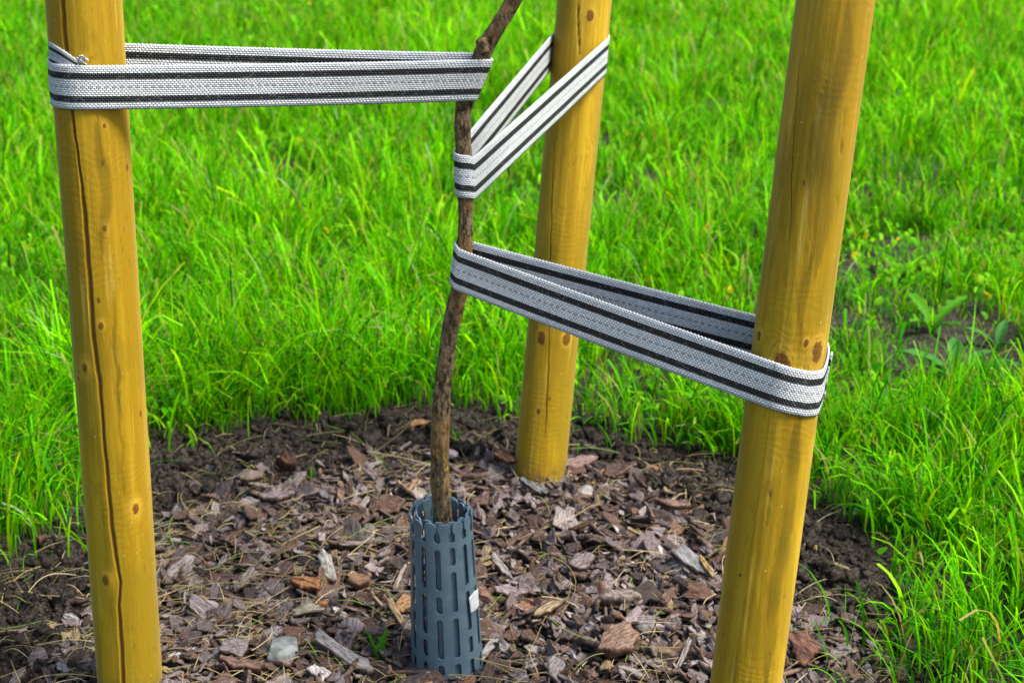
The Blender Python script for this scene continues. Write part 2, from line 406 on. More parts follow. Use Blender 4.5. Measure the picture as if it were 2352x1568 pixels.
PB.build([([(1273,296),(1266,510),(1262,600),(1261,745),(1259,874),(1252,1000)], .0024, .006, False), ([(1327,-40),(1328,60),(1332,150)], .0022, .005, False)],
         [(1356,36,.0054,2.2),(1272,217,.0058,2),(1243,776,.0068,1.8),(1301,779,.0068,1.8),(1262,915,.002,0),(1237,945,.003,0),(1340,650,.0028,0)], 13,
         'yellow timber stake behind the sapling, the farthest of the three stakes')

# ------------------------------------------------------------------ sapling
TR = [(1020,1560,22),(1020,1300,22),(1019,1200,21.5),(1012,1120,22),(1009,1030,21),(1012,940,20.5),(1021,840,20.5),(1034,760,20.5),(1050,690,21.5),(1061,640,20),
      (1068,565,18.5),(1069,470,18),(1067,390,18),(1064,310,18.5),(1066,250,19),(1076,205,20),(1094,165,20.5),(1110,125,21),(1133,78,20),(1170,17,18.5),(1205,-45,18)]
TRP = []
for (px, py, hw) in TR:
    Yd = GY + .006*math.sin(py*.006)
    p = at_y(px, py, Yd); zd = p[1]*CP+(H-p[2])*SP
    TRP.append((*p, hw/FPX*zd))
TRP += [(TRP[-1][0]+.05, GY+.01, TRP[-1][2]+.10, .0078), (TRP[-1][0]+.065, GY+.03, TRP[-1][2]+.30, .007), (TRP[-1][0]+.085, GY+.03, TRP[-1][2]+.55, .0055), (TRP[-1][0]+.08, GY+.05, TRP[-1][2]+.8, .003)]
TRP = np.array(TRP)
TRP[0, 2] = min(TRP[0, 2], -.03)
def spline(P, n):
    P = np.asarray(P); d = np.concatenate([[0], np.cumsum(np.linalg.norm(np.diff(P[:, :3], axis=0), axis=1))])
    t = np.linspace(0, d[-1], n); out = np.empty((n, P.shape[1]))
    m = np.gradient(P, d, axis=0)
    i = np.clip(np.searchsorted(d, t, 'right')-1, 0, len(d)-2); h = (d[i+1]-d[i])[:, None]; s_ = ((t-d[i])/(d[i+1]-d[i]))[:, None]
    return ((2*s_**3-3*s_**2+1)*P[i]+(s_**3-2*s_**2+s_)*h*m[i]+(-2*s_**3+3*s_**2)*P[i+1]+(s_**3-s_**2)*h*m[i+1])
def tube(P, na, disp=None, cap=True):
    """P (n,4) x,y,z,r -> verts, quads"""
    n = len(P); T = np.gradient(P[:, :3], axis=0); T /= np.linalg.norm(T, axis=1)[:, None]
    ref = np.array([0, 1, 0]) if abs(T[0, 1]) < .8 else np.array([1, 0, 0])
    A = np.cross(T, ref); A /= np.linalg.norm(A, axis=1)[:, None]; B = np.cross(T, A)
    th = np.arange(na)/na*2*math.pi
    r = P[:, 3:4]*np.ones((1, na))
    if disp is not None: r = r+disp(np.arange(n)[:, None], th[None, :])
    V = P[:, None, :3] + r[..., None]*(np.cos(th)[None, :, None]*A[:, None]+np.sin(th)[None, :, None]*B[:, None])
    V = V.reshape(-1, 3)
    Q = grid_quads(n, na); j = np.arange(n-1)*na
    Q = np.concatenate([Q, np.stack([j+na-1, j+2*na-1, j+na, j], -1)])
    return V, Q
def mat_bark():
    t = NT('sapling_bark'); P = t.obj(); S = t.vec('MULTIPLY', P, (1, 1, .45))
    a, b, c = t.noise(S, 150, 4, .65), t.noise(P, 480, 4, .7), t.noise(P, 14, 3)
    col = t.mix(t.ramp(a, .36, .62), (.022, .014, .006), (.185, .132, .068))
    col = t.mix(t.ramp(c, .5, .62, 0, .6), col, t.mix(a, (.05, .03, .008), (.30, .165, .045)))
    col = t.mix(t.ramp(b, .60, .70, 0, .8), col, (.40, .36, .29))
    li = t.noise(P, 60, 4, .6); col = t.mix(t.ramp(li, .67, .71, 0, .85), col, (.36, .24, .03))
    return t.done(col, .85, t.bump(t.math('ADD', a, t.math('MULTIPLY', b, .5)), 1.0, .0030), .2)
M_BARK = mat_bark()
tree = empty('young_tree', (GX, GY, 0), 'slim bare crooked sapling trunk with rough grey brown bark rising from the guard', 'tree')
C = spline(TRP, 760)
def bark_disp(i, th):
    z = C[i[:, 0], 2][:, None]
    f = fbm(np.cos(th)*2.6, np.sin(th)*2.6, z*55, 4, .6)
    plates = np.abs(fbm(np.cos(th)*3.4+4, np.sin(th)*3.4, z*38, 3, .5))
    return .0010*f - .0014*smooth(.14, .02, plates) + .0012*vnoise(np.cos(th)*1.1, np.sin(th)*1.1, z*16)
V, Q = tube(C, 56, bark_disp)
trunk = mesh_np('trunk', V, Q, M_BARK, tree)
def trunk_at(z):
    i = int(np.argmin(np.abs(C[:, 2]-z))); return C[i, :2], C[i, 3]
# stub of a pruned side shoot at the bend
p0 = at_y(1112, 112, GY-.006); p1 = at_y(1103, 90, GY-.012)
st = np.array([[*p0, .0075], [*(p0*.5+p1*.5), .0060], [*p1, .0048], [*(p1+np.array([-.0008, 0, .0012])), .0022]])
V, Q = tube(spline(st, 16), 24, lambda i, th: .0006*fbm(np.cos(th)*3, np.sin(th)*3, i*.5, 3)); mesh_np('pruned_stub', V, Q, M_BARK, tree)

# ------------------------------------------------------------------ straps
def loop_plan(ca, ra, cb, rb, na, nr, nb):
    """closed plan loop round circle a and circle b: arc a, run, arc b, run (anticlockwise)"""
    ca, cb = np.asarray(ca), np.asarray(cb); d = cb-ca; D = np.linalg.norm(d); th = math.atan2(d[1], d[0])
    al = math.acos((ra-rb)/D)
    aa = np.linspace(th+al, th+2*math.pi-al, na); ab = np.linspace(th-al, th+al, nb)
    A = ca+ra*np.stack([np.cos(aa), np.sin(aa)], -1); B = cb+rb*np.stack([np.cos(ab), np.sin(ab)], -1)
    t = np.linspace(0, 1, nr+2)[1:-1][:, None]
    return A, A[-1]*(1-t)+B[0]*t, B, B[-1]*(1-t)+A[0]*t
def strap_loop(name, post, zt, zb, arcA, arcB, parent, sag=0.0, flip=False):
    """arcA/arcB: picture heights (top edge, bottom edge) listed evenly round each wrap, in the loop's own order"""
    NA, NR, NB, NV = 150, 260, 60, 15
    edges = []
    for e, zz in ((0, zt), (1, zb)):
        ca, ra = post.center(zz[0]); cb, rb = trunk_at(zz[1])
        A, R1, B, R2 = loop_plan(ca[:2], ra+.0016, cb, rb+.0022, NA, NR, NB)
        za = [z_at(p, y) for p, y in zip(np.interp(np.linspace(0, 1, NA), np.linspace(0, 1, len(arcA)), [q[e] for q in arcA]), A[:, 1])]
        zb_ = [z_at(p, y) for p, y in zip(np.interp(np.linspace(0, 1, NB), np.linspace(0, 1, len(arcB)), [q[e] for q in arcB]), B[:, 1])]
        t = np.linspace(0, 1, NR+2)[1:-1]
        z1 = za[-1]*(1-t)+zb_[0]*t-sag*4*t*(1-t); z2 = zb_[-1]*(1-t)+za[0]*t-sag*4*t*(1-t)
        xy = np.concatenate([A, R1, B, R2]); z = np.concatenate([za, z1, zb_, z2])
        # soften kinks where a run meets a wrap
        for _ in range(10): z = .25*np.roll(z, 1)+.5*z+.25*np.roll(z, -1)
        edges.append(np.column_stack([xy, z]))
    return sweep(name, edges[0], edges[1], NV, True, parent)
def sweep(name, top, bot, NV, closed, parent, thick=.0019, taper=None, mat=None):
    mid = (top+bot)/2; dm = np.diff(np.vstack([mid, mid[:1]]) if closed else mid, axis=0); seg = np.linalg.norm(dm, axis=1)
    n0 = len(mid); s = np.concatenate([[0], np.cumsum(seg)]); tot = s[-1]
    n = max(int(tot/.0012), 8)
    t = np.linspace(0, tot, n, endpoint=not closed)
    def rs(E):
        E2 = np.vstack([E, E[:1]]) if closed else E
        return np.stack([np.interp(t, s, E2[:, k]) for k in range(3)], -1)
    T, B = rs(top), rs(bot)
    d = (np.roll(T+B, -1, 0)-np.roll(T+B, 1, 0)) if closed else np.gradient(T+B, axis=0)
    W = T-B; N = np.cross(d, W); N /= np.linalg.norm(N, axis=1)[:, None]
    wn_ = W/np.linalg.norm(W, axis=1)[:, None]
    v = np.linspace(0, 1, NV)
    P = B[:, None]+(T-B)[:, None]*v[None, :, None]
    wob = .00045*np.sin(t*2*math.pi/.0042)
    P[:, 0] += wn_*wob[:, None]; P[:, -1] -= wn_*wob[:, None]
    curl = .0006*vnoise(t[:, None]*18, v[None, :]*2, 3.3)*(1 if not closed else .5)
    O = P+N[:, None]*(thick/2+curl)[..., None]; I = P-N[:, None]*(thick/2-curl)[..., None]
    ring = np.concatenate([O, I[:, ::-1]], 1); m = 2*NV
    V = ring.reshape(-1, 3); Q = grid_quads(n, m, closed)
    k = np.arange(n if closed else n-1); k2 = (k+1) % n
    Q = np.concatenate([Q, np.stack([k*m+m-1, k2*m+m-1, k2*m, k*m], -1)])
    uv = np.stack([np.repeat(t, m), np.tile(np.concatenate([v, v[::-1]]), n)], -1)
    if not closed:
        for b in (0, (n-1)*m):
            Q = np.concatenate([Q, np.array([[b+j, b+j+1, b+m-2-j, b+m-1-j] for j in range(NV-1)])])
    return mesh_np(name, V, Q, mat or M_STRAP, parent, True, uv)
GRP = 'striped webbing straps tying the sapling to its stakes'
def root_of(post, z, label):
    c, r = post.center(z); return empty('tree_tie', (c[0], c[1], z), label, 'strap', GRP)

# left strap.  loop order: arc round the stake starts on the far run side (th+al, behind), goes round the left to the front
zl = z_at(190, 1.45)
tl = root_of(PL, zl, 'grey strap with black stripes running level from the left stake to the trunk')
# direction post->trunk is +x: th~0, th+al = far side (+y); arc passes -x side to the near side (-y)
strap_loop('webbing', PL, (z_at(147, 1.43), z_at(137, GY)), (z_at(250, 1.43), z_at(232, GY)),
           [(97, 205), (105, 207), (119, 214), (137, 233), (146, 248), (149, 252), (151, 252)], [(137, 232), (137, 232), (136, 231), (128, 226), (122, 222)], tl, .001)
def tail(post, pxs, tops, bots, off, name, parent):
    """a free end lying on the stake: picture columns with top and bottom heights"""
    T, B = [], []
    for px, a, b in zip(pxs, tops, bots):
        for (L_, py) in ((T, a), (B, b)):
            th, l, p = post.hit(px, py); rr = post.r(l)+off
            L_.append(post.base+post.M @ np.array([math.cos(th)*rr, math.sin(th)*rr, l]))
    T, B = np.array(T), np.array(B)
    return sweep(name, T, B, 12, False, parent)
q = np.linspace(0, 1, 14)
tail(PL, 114+q*68, 96+44*q**1.1, 150+34*q, .0004, 'strap_end', tl)
M_THREAD = mat_simple('frayed_thread', (.42, .45, .48), (.62, .64, .66), 200)
def wire(pts, r, name, mat, parent, n=24):
    V, Q = tube(spline(np.array([[*p, r] for p in pts]), n), 8); return mesh_np(name, V, Q, mat, parent)
for k in range(9):
    px, py = 172+random.random()*10, 128+k*2.0
    a = at_y(px, py, 1.4135); b = a+np.array([.006+.005*random.random(), -.002, -.004*random.random()])
    wire([a, (a+b)/2+np.array([0, -.001, .001]), b], .0006, 'frayed_thread', M_THREAD, tl, 8)
M_STEEL = mat_simple('staple_steel', (.35, .36, .37), (.55, .56, .57), 90, .35)
for mm in (M_STEEL,): mm.node_tree.nodes['Principled BSDF'].inputs['Metallic'].default_value = .8
def on_post(post, px, py, off):
    th, l, p = post.hit(px, py); rr = post.r(l)+off
    return post.base+post.M @ np.array([math.cos(th)*rr, math.sin(th)*rr, l])
wire([on_post(PL, 181, 148, .001), on_post(PL, 184, 133, .004), on_post(PL, 189, 126, .005), on_post(PL, 194, 130, .004), on_post(PL, 194, 146, .0005)], .0008, 'staple', M_STEEL, tl)

# right strap: direction post->trunk is -x
zr = z_at(880, 1.36)
tr_ = root_of(PR, zr, 'striped strap sloping down from the trunk to the right stake, lowest of the three')
strap_loop('webbing', PR, (z_at(845, 1.33), z_at(556, GY)), (z_at(950, 1.33), z_at(650, GY)),
           [(832, 938), (846, 950), (853, 957), (849, 954), (806, 915), (775, 880), (754, 848), (747, 845)], [(553, 645), (552, 645), (553, 648), (557, 651), (572, 666)], tr_, .001)
# folded end sticking out behind the right stake
c_, r_ = PR.center(z_at(860, 1.37))
e0 = np.array([c_[0]+r_*.90, c_[1]-r_*.34, 0])
xs = np.array([[.0015, -.003], [.0035, .004], [.0045, .010], [.0035, .016], [.001, .022]])
T = np.array([[c_[0]+r_+a+.0035, c_[1]+b-.004, z_at(804+6*i, c_[1]+b)] for i, (a, b) in enumerate(xs)])
B = np.array([[c_[0]+r_+a-.0005, c_[1]+b-.004, z_at(908+4*i, c_[1]+b)] for i, (a, b) in enumerate(xs)])
sweep('strap_end', T, B, 12, False, tr_)

# back strap: from the trunk up to the far stake
zb0 = z_at(125, 2.10)
tb = root_of(PB, zb0, 'pale strap with thin dark stripes climbing steeply from the trunk to the farthest stake')
strap_loop('webbing', PB, (z_at(90, 2.10), z_at(356, GY)), (z_at(170, 2.10), z_at(455, GY)),
           [(86, 168), (80, 160), (74, 152), (70, 148), (68, 150), (70, 152), (76, 162)][::-1] if False else [(76, 162), (66, 148), (62, 142), (64, 146), (72, 156), (80, 164), (88, 172)][::-1],
           [(345, 440), (352, 450), (356, 455), (357, 456), (362, 458)], tb, .0)

# ------------------------------------------------------------------ tree guard: a slotted plastic sheet rolled one and a half turns
HG, PITCHU = 225.0, 20.0
def guard_f(u, v):
    """signed field in mm, positive = plastic; u along the sheet, v down from the top edge"""
    k = np.round(u/PITCHU); du = u-k*PITCHU
    f = np.full(u.shape, 1e3)
    def cap(f, a, b, hw, sel):
        d = np.hypot(du, np.maximum(np.maximum(a+hw-v, v-(b-hw)), 0))-hw
        return np.where(sel, np.minimum(f, d), f)
    km = np.mod(k, 3)
    for ph, seq in ((0, ((34, 90), (98, 122), (130, 186), (194, 218))), (1, ((32, 57), (65, 121), (129, 185), (193, 215))), (2, ((33, 89), (97, 153), (161, 185), (193, 215)))):
        for a, b in seq: f = cap(f, a, b, 3.9, km == ph)
    f = cap(f, 8.0, 26, 4.4, np.ones_like(km, bool))
    body = np.minimum(f, v-12.5)
    hu = np.abs(np.abs(du)-PITCHU/2)         # distance from the tab's middle
    qx, qy = hu-(8.6-5.6), np.abs(v-7.5)-(7.5-5.6)
    head = -(np.hypot(np.maximum(qx, 0), np.maximum(qy, 0))+np.minimum(np.maximum(qx, qy), 0)-5.6)
    return np.maximum(body, head)
def marching(f, us, vs):
    F = f.copy(); F[np.abs(F) < 1e-3] = 1e-3
    pts, idx, faces, walls = [], {}, [], []
    def vid(key, p):
        if key not in idx: idx[key] = len(pts); pts.append(p)
        return idx[key]
    nu, nv = F.shape
    for i in range(nu-1):
        for j in range(nv-1):
            cs = ((i, j), (i+1, j), (i+1, j+1), (i, j+1)); fv = [F[c] for c in cs]
            if max(fv) <= 0: continue
            poly, cut = [], []
            for a in range(4):
                c0, c1 = cs[a], cs[(a+1) % 4]; f0, f1 = fv[a], fv[(a+1) % 4]
                if f0 > 0: poly.append(vid(c0, (us[c0[0]], vs[c0[1]])))
                if (f0 > 0) != (f1 > 0):
                    t = f0/(f0-f1); key = (min(c0, c1), max(c0, c1))
                    q = vid(key, (us[c0[0]]+(us[c1[0]]-us[c0[0]])*t, vs[c0[1]]+(vs[c1[1]]-vs[c0[1]])*t))
                    poly.append(q); cut.append((q, f0 > 0))
            if len(poly) > 2: faces.append(poly)
            if len(cut) == 2:
                walls.append((cut[0][0], cut[1][0]) if cut[0][1] else (cut[1][0], cut[0][0]))
    return np.array(pts), faces, walls
U1 = 27*PITCHU-4
us = np.arange(-8, U1+8, 1.0); vs = np.arange(-2, HG+2, 1.0)
UU, VV = np.meshgrid(us, vs, indexing='ij')
FF = np.minimum(guard_f(UU, VV), np.minimum(np.minimum(UU+4, U1-UU), HG-VV))
pts, faces, walls = marching(FF, us, vs)
guard = empty('tree_guard', (GX-.002, GY, 0), 'blue grey slotted plastic guard sleeve round the foot of the sapling', 'tree guard')
GTOP = .203
def guard_pt(u, v, off=0.0):
    """sheet coordinates in mm -> place; the radius shrinks along the roll"""
    z = GTOP - v/1000.0
    fr = np.clip(1-z/.2, -.1, 1.1)
    r = (.0408 + 0.0072*fr - .0062*u/270.0 + .0012*np.sin(u/61.0+1) + off)
    th = GUARD_A0 + u/42.65
    tiltx = (-.0015 + .004*fr)
    tabn = np.floor(u/PITCHU); r = r + np.where(v < 22, (.0011*np.sin(tabn*2.3)+.0006)*(22-v)/22, 0)     # each tab leans in or out a little
    return np.stack([GX+tiltx+r*np.cos(th), GY+r*np.sin(th), z], -1)
GUARD_A0 = R(100)
O = guard_pt(pts[:, 0], pts[:, 1]); I = guard_pt(pts[:, 0], pts[:, 1], -.0019); n = len(pts)
GF = [tuple(f) for f in faces]+[tuple(k+n for k in f[::-1]) for f in faces]+[(a, b, b+n, a+n) for a, b in walls]
def mat_guard():
    t = NT('guard_plastic'); P = t.obj()
    d = t.noise(P, 45, 4, .6); s = t.noise(P, 380, 2)
    col = t.mix(t.ramp(d, .4, .7), (.060, .100, .128), (.084, .128, .152))
    col = t.mix(t.ramp(s, .72, .8, 0, .6), col, (.30, .28, .20))
    return t.done(col, .42, t.bump(t.noise(P, 260, 3), .15, .0008), .45)
sleeve = mesh_from('sleeve', np.vstack([O, I]), GF, mat_guard(), guard, False)
import bmesh
bm = bmesh.new(); bm.from_mesh(sleeve.data); bmesh.ops.recalc_face_normals(bm, faces=bm.faces)
for f in bm.faces: f.smooth = True
for e in bm.edges:
    if len(e.link_faces) == 2 and e.calc_face_angle(0) > .7: e.smooth = False
bm.to_mesh(sleeve.data); bm.free()
# torn white sticker remnant
def guard_uv(px, py):
    best = None
    U_, V_ = np.meshgrid(np.linspace(0, 264, 265), np.linspace(20, 200, 181), indexing='ij'); p = guard_pt(U_, V_)
    d = p-np.array([0, 0, H]); zc = d[..., 1]*CP-d[..., 2]*SP; x = 1176+FPX*d[..., 0]/zc; y = 784-FPX*(d[..., 1]*SP+d[..., 2]*CP)/zc
    e = np.hypot(x-px, y-py)+500*(d[..., 1] > GY); i = np.unravel_index(np.argmin(e), e.shape); return U_[i], V_[i]
outl = [guard_uv(*p) for p in [(1077,1372),(1089,1357),(1098,1350),(1100,1372),(1099,1390),(1091,1402),(1081,1408),(1079,1390)]]
cu, cv = np.mean(outl, 0); SV = []; SF = []
rings = [0, .25, .5, .75, 1]
SV.append(guard_pt(np.array(cu), np.array(cv), .0007))
NO = 40; oo = np.array([outl[int(k/NO*len(outl))]+(np.array(outl[(int(k/NO*len(outl))+1) % len(outl)])-np.array(outl[int(k/NO*len(outl))]))*((k/NO*len(outl)) % 1) for k in range(NO)])
for rr in rings[1:]:
    for k in range(NO):
        a = np.array([cu, cv])+(oo[k]-np.array([cu, cv]))*rr*(1+.04*math.sin(k*2.7)*(rr == 1)); SV.append(guard_pt(np.array(a[0]), np.array(a[1]), .0007))
for k in range(NO):
    SV.append(guard_pt(np.array(oo[k][0]), np.array(oo[k][1]), .0002))
SF += [(0, 1+k, 1+(k+1) % NO) for k in range(NO)]
for r_i in range(4): SF += [(1+r_i*NO+k, 1+(r_i+1)*NO+k, 1+(r_i+1)*NO+(k+1) % NO, 1+r_i*NO+(k+1) % NO) for k in range(NO)]
mesh_from('sticker_remnant', SV, SF, mat_simple('torn_sticker', (.36, .39, .41), (.46, .48, .49), 90, .6), guard)

# ------------------------------------------------------------------ bark chips
def chip_shape(g, L, W, T, kind='bark'):
    """an angular flake: outline cut by random straight breaks, layered top face, thin broken edge"""
    na, nr = (26, 5)
    th = (np.arange(na)+.35*(g.random(na)-.5))/na*2*math.pi; s = g.random()*50
    k = g.integers(4, 7) if kind == 'bark' else 4
    if kind == 'bark': an = np.sort((np.arange(k)+g.uniform(-.32, .32, k))/k*2*math.pi+g.random()*6); di = g.uniform(.62, 1.0, k)
    else: an = np.array([g.normal(0, .25), math.pi/2+g.normal(0, .12), math.pi+g.normal(0, .3), -math.pi/2+g.normal(0, .12)]); di = np.ones(4)
    c = np.cos(th[:, None]-an[None, :]); r = np.min(np.where(c > .08, di[None, :]/np.maximum(c, .08), 9), 1)
    r = np.minimum(r, 1.35)*(1+.10*vnoise(th*3.5, s, 0)+.07*vnoise(th*11, s, 1))
    rho = np.array([.30, .62, .86, .97, 1.0])
    Xn = rho[:, None]*(r*np.cos(th))[None, :]; Yn = rho[:, None]*(r*np.sin(th))[None, :]
    x, y = Xn*L/2, Yn*W/2
    if kind == 'bark': x = x+.25*y*g.normal()
    n = fbm(Xn*1.3+s, Yn*3.2+s, s, 3)
    lay = np.round((n+.9)*2.6)/2.6*.5; step = np.array([1, 1, 1, .92, .55])[:, None]
    curl, bend = (g.random()-.3)*W*.55, (g.random()-.5)*L*.20
    base = -curl*Yn**2*.4+bend*Xn**2*.5+.10*W*vnoise(Xn*1.4, Yn*1.4, s)
    top = base+T*(.25+.75*lay)*step+T*.12*fbm(Xn*6, Yn*9, s, 2); bot = base-T*.45*(.75+.4*vnoise(Xn*2, Yn*2, s+4))
    top = np.maximum(top, bot+.05*T)
    V = [np.array([[0, 0, top[0].mean()]]), np.stack([x, y, top], -1).reshape(-1, 3), np.stack([x[-1]*.96, y[-1]*.96, bot[-1]], -1), np.stack([x[1], y[1], bot[1]], -1)]
    V = np.concatenate(V); j = np.arange(na); j2 = (j+1) % na; Q = [np.stack([0*j, 1+j, 1+j2, 1+j2], -1)]
    rows = [1+i*na for i in range(nr)]+[1+nr*na, 1+(nr+1)*na]
    for p, q in zip(rows[:-1], rows[1:]): Q.append(np.stack([p+j, q+j, q+j2, p+j2], -1))
    Q = np.concatenate(Q); T3 = np.concatenate([Q[:, [0, 1, 2]], Q[na:, [0, 2, 3]]])
    return V, T3
CHIP_EDGE = None
def chip_tint(V, c, edge):
    """weathered face colour, fresher brown on the broken rim and underside"""
    na = 26; C_ = np.tile(np.asarray(c), (len(V), 1)); C_[1+4*na:] = edge; C_[1+3*na:1+4*na] = .5*np.asarray(c)+.5*np.asarray(edge)
    return C_
PAL = [((.165, .130, .128), 30), ((.25, .205, .205), 22), ((.11, .065, .05), 20), ((.31, .27, .26), 10), ((.18, .10, .065), 8), ((.06, .042, .036), 12), ((.34, .18, .09), 2.5), ((.31, .23, .12), 6), ((.42, .40, .39), 3)]
pw = np.array([p[1] for p in PAL], float); pw /= pw.sum(); pc = np.array([p[0] for p in PAL])
def rotm(yaw, a, b):
    cy, sy, ca, sa, cb, sb = math.cos(yaw), math.sin(yaw), math.cos(a), math.sin(a), math.cos(b), math.sin(b)
    return np.array([[cy, -sy, 0], [sy, cy, 0], [0, 0, 1]]) @ np.array([[1, 0, 0], [0, ca, -sa], [0, sa, ca]]) @ np.array([[cb, 0, sb], [0, 1, 0], [-sb, 0, cb]])
g = np.random.default_rng(21)
variants = [chip_shape(g, 1, .38+.34*g.random(), .09+.10*g.random()) for _ in range(34)]+[chip_shape(g, 1, .10+.12*g.random(), .07+.05*g.random(), 'splinter') for _ in range(8)]
def mulch(n):
    VV_, QQ_, UV_, CC_ = [], [], [], []; base = 0
    x = g.uniform(-.72, .62, n*3); y = g.uniform(1.02, 2.15, n*3)
    m = poly_sd(MUL, x, y)+.035*fbm(x*7, y*7, 4.4, 2)
    keep = g.random(n*3) < np.maximum(smooth(.05, -.04, m), .05*smooth(.16, .04, m))
    keep &= np.hypot(x-GX, y-GY) > .047
    x, y = x[keep], y[keep]; z = height(x, y)
    cnt = min(len(x), n)
    for i in range(cnt):
        Vv, q_ = variants[g.integers(34) if g.random() < .72 else 34+g.integers(8)]
        L = float(np.clip(g.lognormal(math.log(.0190), .52), .007, .060))
        S = np.array([L, L*(.75+.6*g.random()), L*(.6+.5*g.random())])
        lay = g.random()
        P_ = (Vv*S) @ rotm(g.random()*6.283, g.normal(0, .55), g.normal(0, .38)).T + np.array([x[i], y[i], z[i]+.003+.020*lay*lay*smooth(.02, -.1, m[keep][i])])
        VV_.append(P_); QQ_.append(q_+base); base += len(P_)
        UV_.append(Vv[:, :2]*S[:2]+g.random()*10); c = pc[g.choice(len(pc), p=pw)]*(.36+.56*g.random()); CC_.append(chip_tint(Vv, c, np.array([.12, .078, .055])*(.4+.9*g.random())))
    return mesh_np('bark_mulch', np.vstack(VV_), np.vstack(QQ_), M_CHIP, None, False, np.vstack(UV_), np.vstack(CC_))
mu = mulch(13000)
tag(mu, 'bed of grey brown bark chips heaped round the sapling between the stakes', 'mulch', kind='stuff')

def chip_thing(name, px, py, L, W, T, ang, col, label, cat, kind='bark', lift=.012, tilt=(0, 0), seed=0, group=None, mat=None):
    lift += .007*(lift > .015)
    col = tuple(.56*q for q in col); gg = np.random.default_rng(seed+100); p = ground_at(px, py); p = ground_at(px, py)
    Vv, q_ = chip_shape(gg, L, W, T, kind)
    P_ = Vv @ rotm(0, tilt[0], tilt[1]).T
    o = mesh_np(name, P_, q_, mat or M_CHIP, None, False, Vv[:, :2]+seed, chip_tint(Vv, col, np.array(col)*np.array([.75, .6, .5])))
    # the ray meets the piece a little above the ground: step back towards the eye
    d = np.array([0, 0, H])-p; d /= np.linalg.norm(d); p = p+d*(lift/d[2])
    o.location = Vector(p); o.rotation_euler = (0, 0, ang)
    return tag(o, label, cat, group)
G1 = 'larger loose pieces of bark and wood lying on the mulch'
grey, tan, orange, brown, dark, mauve = (.36, .34, .33), (.42, .31, .15), (.46, .22, .09), (.20, .10, .06), (.07, .05, .045), (.30, .24, .25)
chip_thing('wood_stick', 788, 1505, .098, .018, .010, R(-38), (.38, .37, .37), 'long weathered grey stick lying between the pale stone and the guard', 'stick', 'splinter', .018, (0, .1), 1, G1)
chip_thing('wood_splinter', 752, 1302, .046, .018, .008, R(-72), (.46, .44, .41), 'short pale grey frayed splinter left of the guard', 'wood piece', 'splinter', .018, (0, .35), 2, G1)
chip_thing('wood_plank', 1590, 1290, .062, .024, .008, R(-48), (.36, .36, .36), 'flat grey weathered wood slab beside the right stake', 'wood piece', 'splinter', .018, (.1, .2), 3, G1)
chip_thing('wood_splinter', 1622, 1300, .040, .007, .005, R(-70), (.52, .38, .14), 'yellow tan splinter between the grey slab and the right stake', 'wood piece', 'splinter', .02, (0, .2), 4, G1)
chip_thing('wood_splinter', 908, 1405, .052, .009, .006, R(-62), (.46, .34, .18), 'tan split splinter leaning just left of the guard', 'wood piece', 'splinter', .02, (0, .25), 5, G1)
chip_thing('wood_stick', 918, 1325, .046, .006, .005, R(74), (.42, .37, .32), 'thin grey stick standing on edge above the tan splinter by the guard', 'stick', 'splinter', .02, (0, -.3), 6, G1)
chip_thing('bark_piece', 707, 1341, .046, .022, .012, R(-14), orange, 'bright orange brown chunk of bark below the pale frayed splinter', 'bark', 'bark', .02, (.25, 0), 7, G1)
chip_thing('bark_piece', 826, 1333, .030, .024, .012, R(30), (.30, .17, .10), 'rounded orange brown bark lump right of the orange chunk', 'bark', 'bark', .018, (.2, .1), 8, G1)
chip_thing('bark_piece', 730, 1393, .026, .013, .010, R(25), (.42, .19, .06), 'small rusty bark chip under the orange chunk', 'bark', 'bark', .018, (.1, 0), 9, G1)
chip_thing('bark_piece', 704, 1400, .044, .016, .006, R(22), (.40, .37, .29), 'pale cream wood flake tilted beneath the rusty chip', 'bark', 'bark', .020, (.5, .1), 10, G1)
chip_thing('bark_piece', 660, 1082, .040, .026, .020, R(-10), (.13, .06, .035), 'dark reddish bark lump lying alone on the soil behind the mulch', 'bark', 'bark', .014, (.2, .1), 11, G1)
chip_thing('bark_piece', 637, 1140, .062, .020, .012, R(18), mauve, 'long mauve grey bark piece at the back left edge of the mulch', 'bark', 'bark', .018, (.3, .1), 12, G1)
chip_thing('bark_piece', 575, 1122, .044, .020, .008, R(14), (.33, .25, .20), 'pale brown bark slab at the far left edge of the mulch', 'bark', 'bark', .016, (.25, 0), 13, G1)
chip_thing('bark_piece', 1158, 1062, .034, .026, .010, R(-50), (.26, .12, .065), 'brown curled bark chip leaning against the foot of the back stake', 'bark', 'bark', .02, (.4, .2), 14, G1)
chip_thing('wood_stick', 1218, 1115, .050, .009, .006, R(-48), (.27, .27, .28), 'straight silvery grey stick at the foot of the back stake', 'stick', 'splinter', .02, (0, .15), 15, G1)
chip_thing('bark_piece', 1415, 1478, .066, .044, .018, R(32), (.34, .22, .16), 'large light brown bark slab on the mulch left of the right stake', 'bark', 'bark', .024, (.3, -.1), 16, G1)
chip_thing('bark_piece', 1845, 1490, .056, .040, .010, R(-55), (.27, .125, .085), 'broad reddish bark flake lying right of the right stake', 'bark', 'bark', .02, (.35, .1), 17, G1)
chip_thing('bark_piece', 1330, 1055, .050, .026, .010, R(22), (.34, .22, .19), 'pinkish brown bark flake just right of the back stake', 'bark', 'bark', .022, (.35, .1), 18, G1)
chip_thing('bark_piece', 1545, 1165, .052, .013, .010, R(-12), (.33, .21, .165), 'slim reddish bark piece at the right edge of the mulch', 'bark', 'bark', .018, (.1, .05), 19, G1)
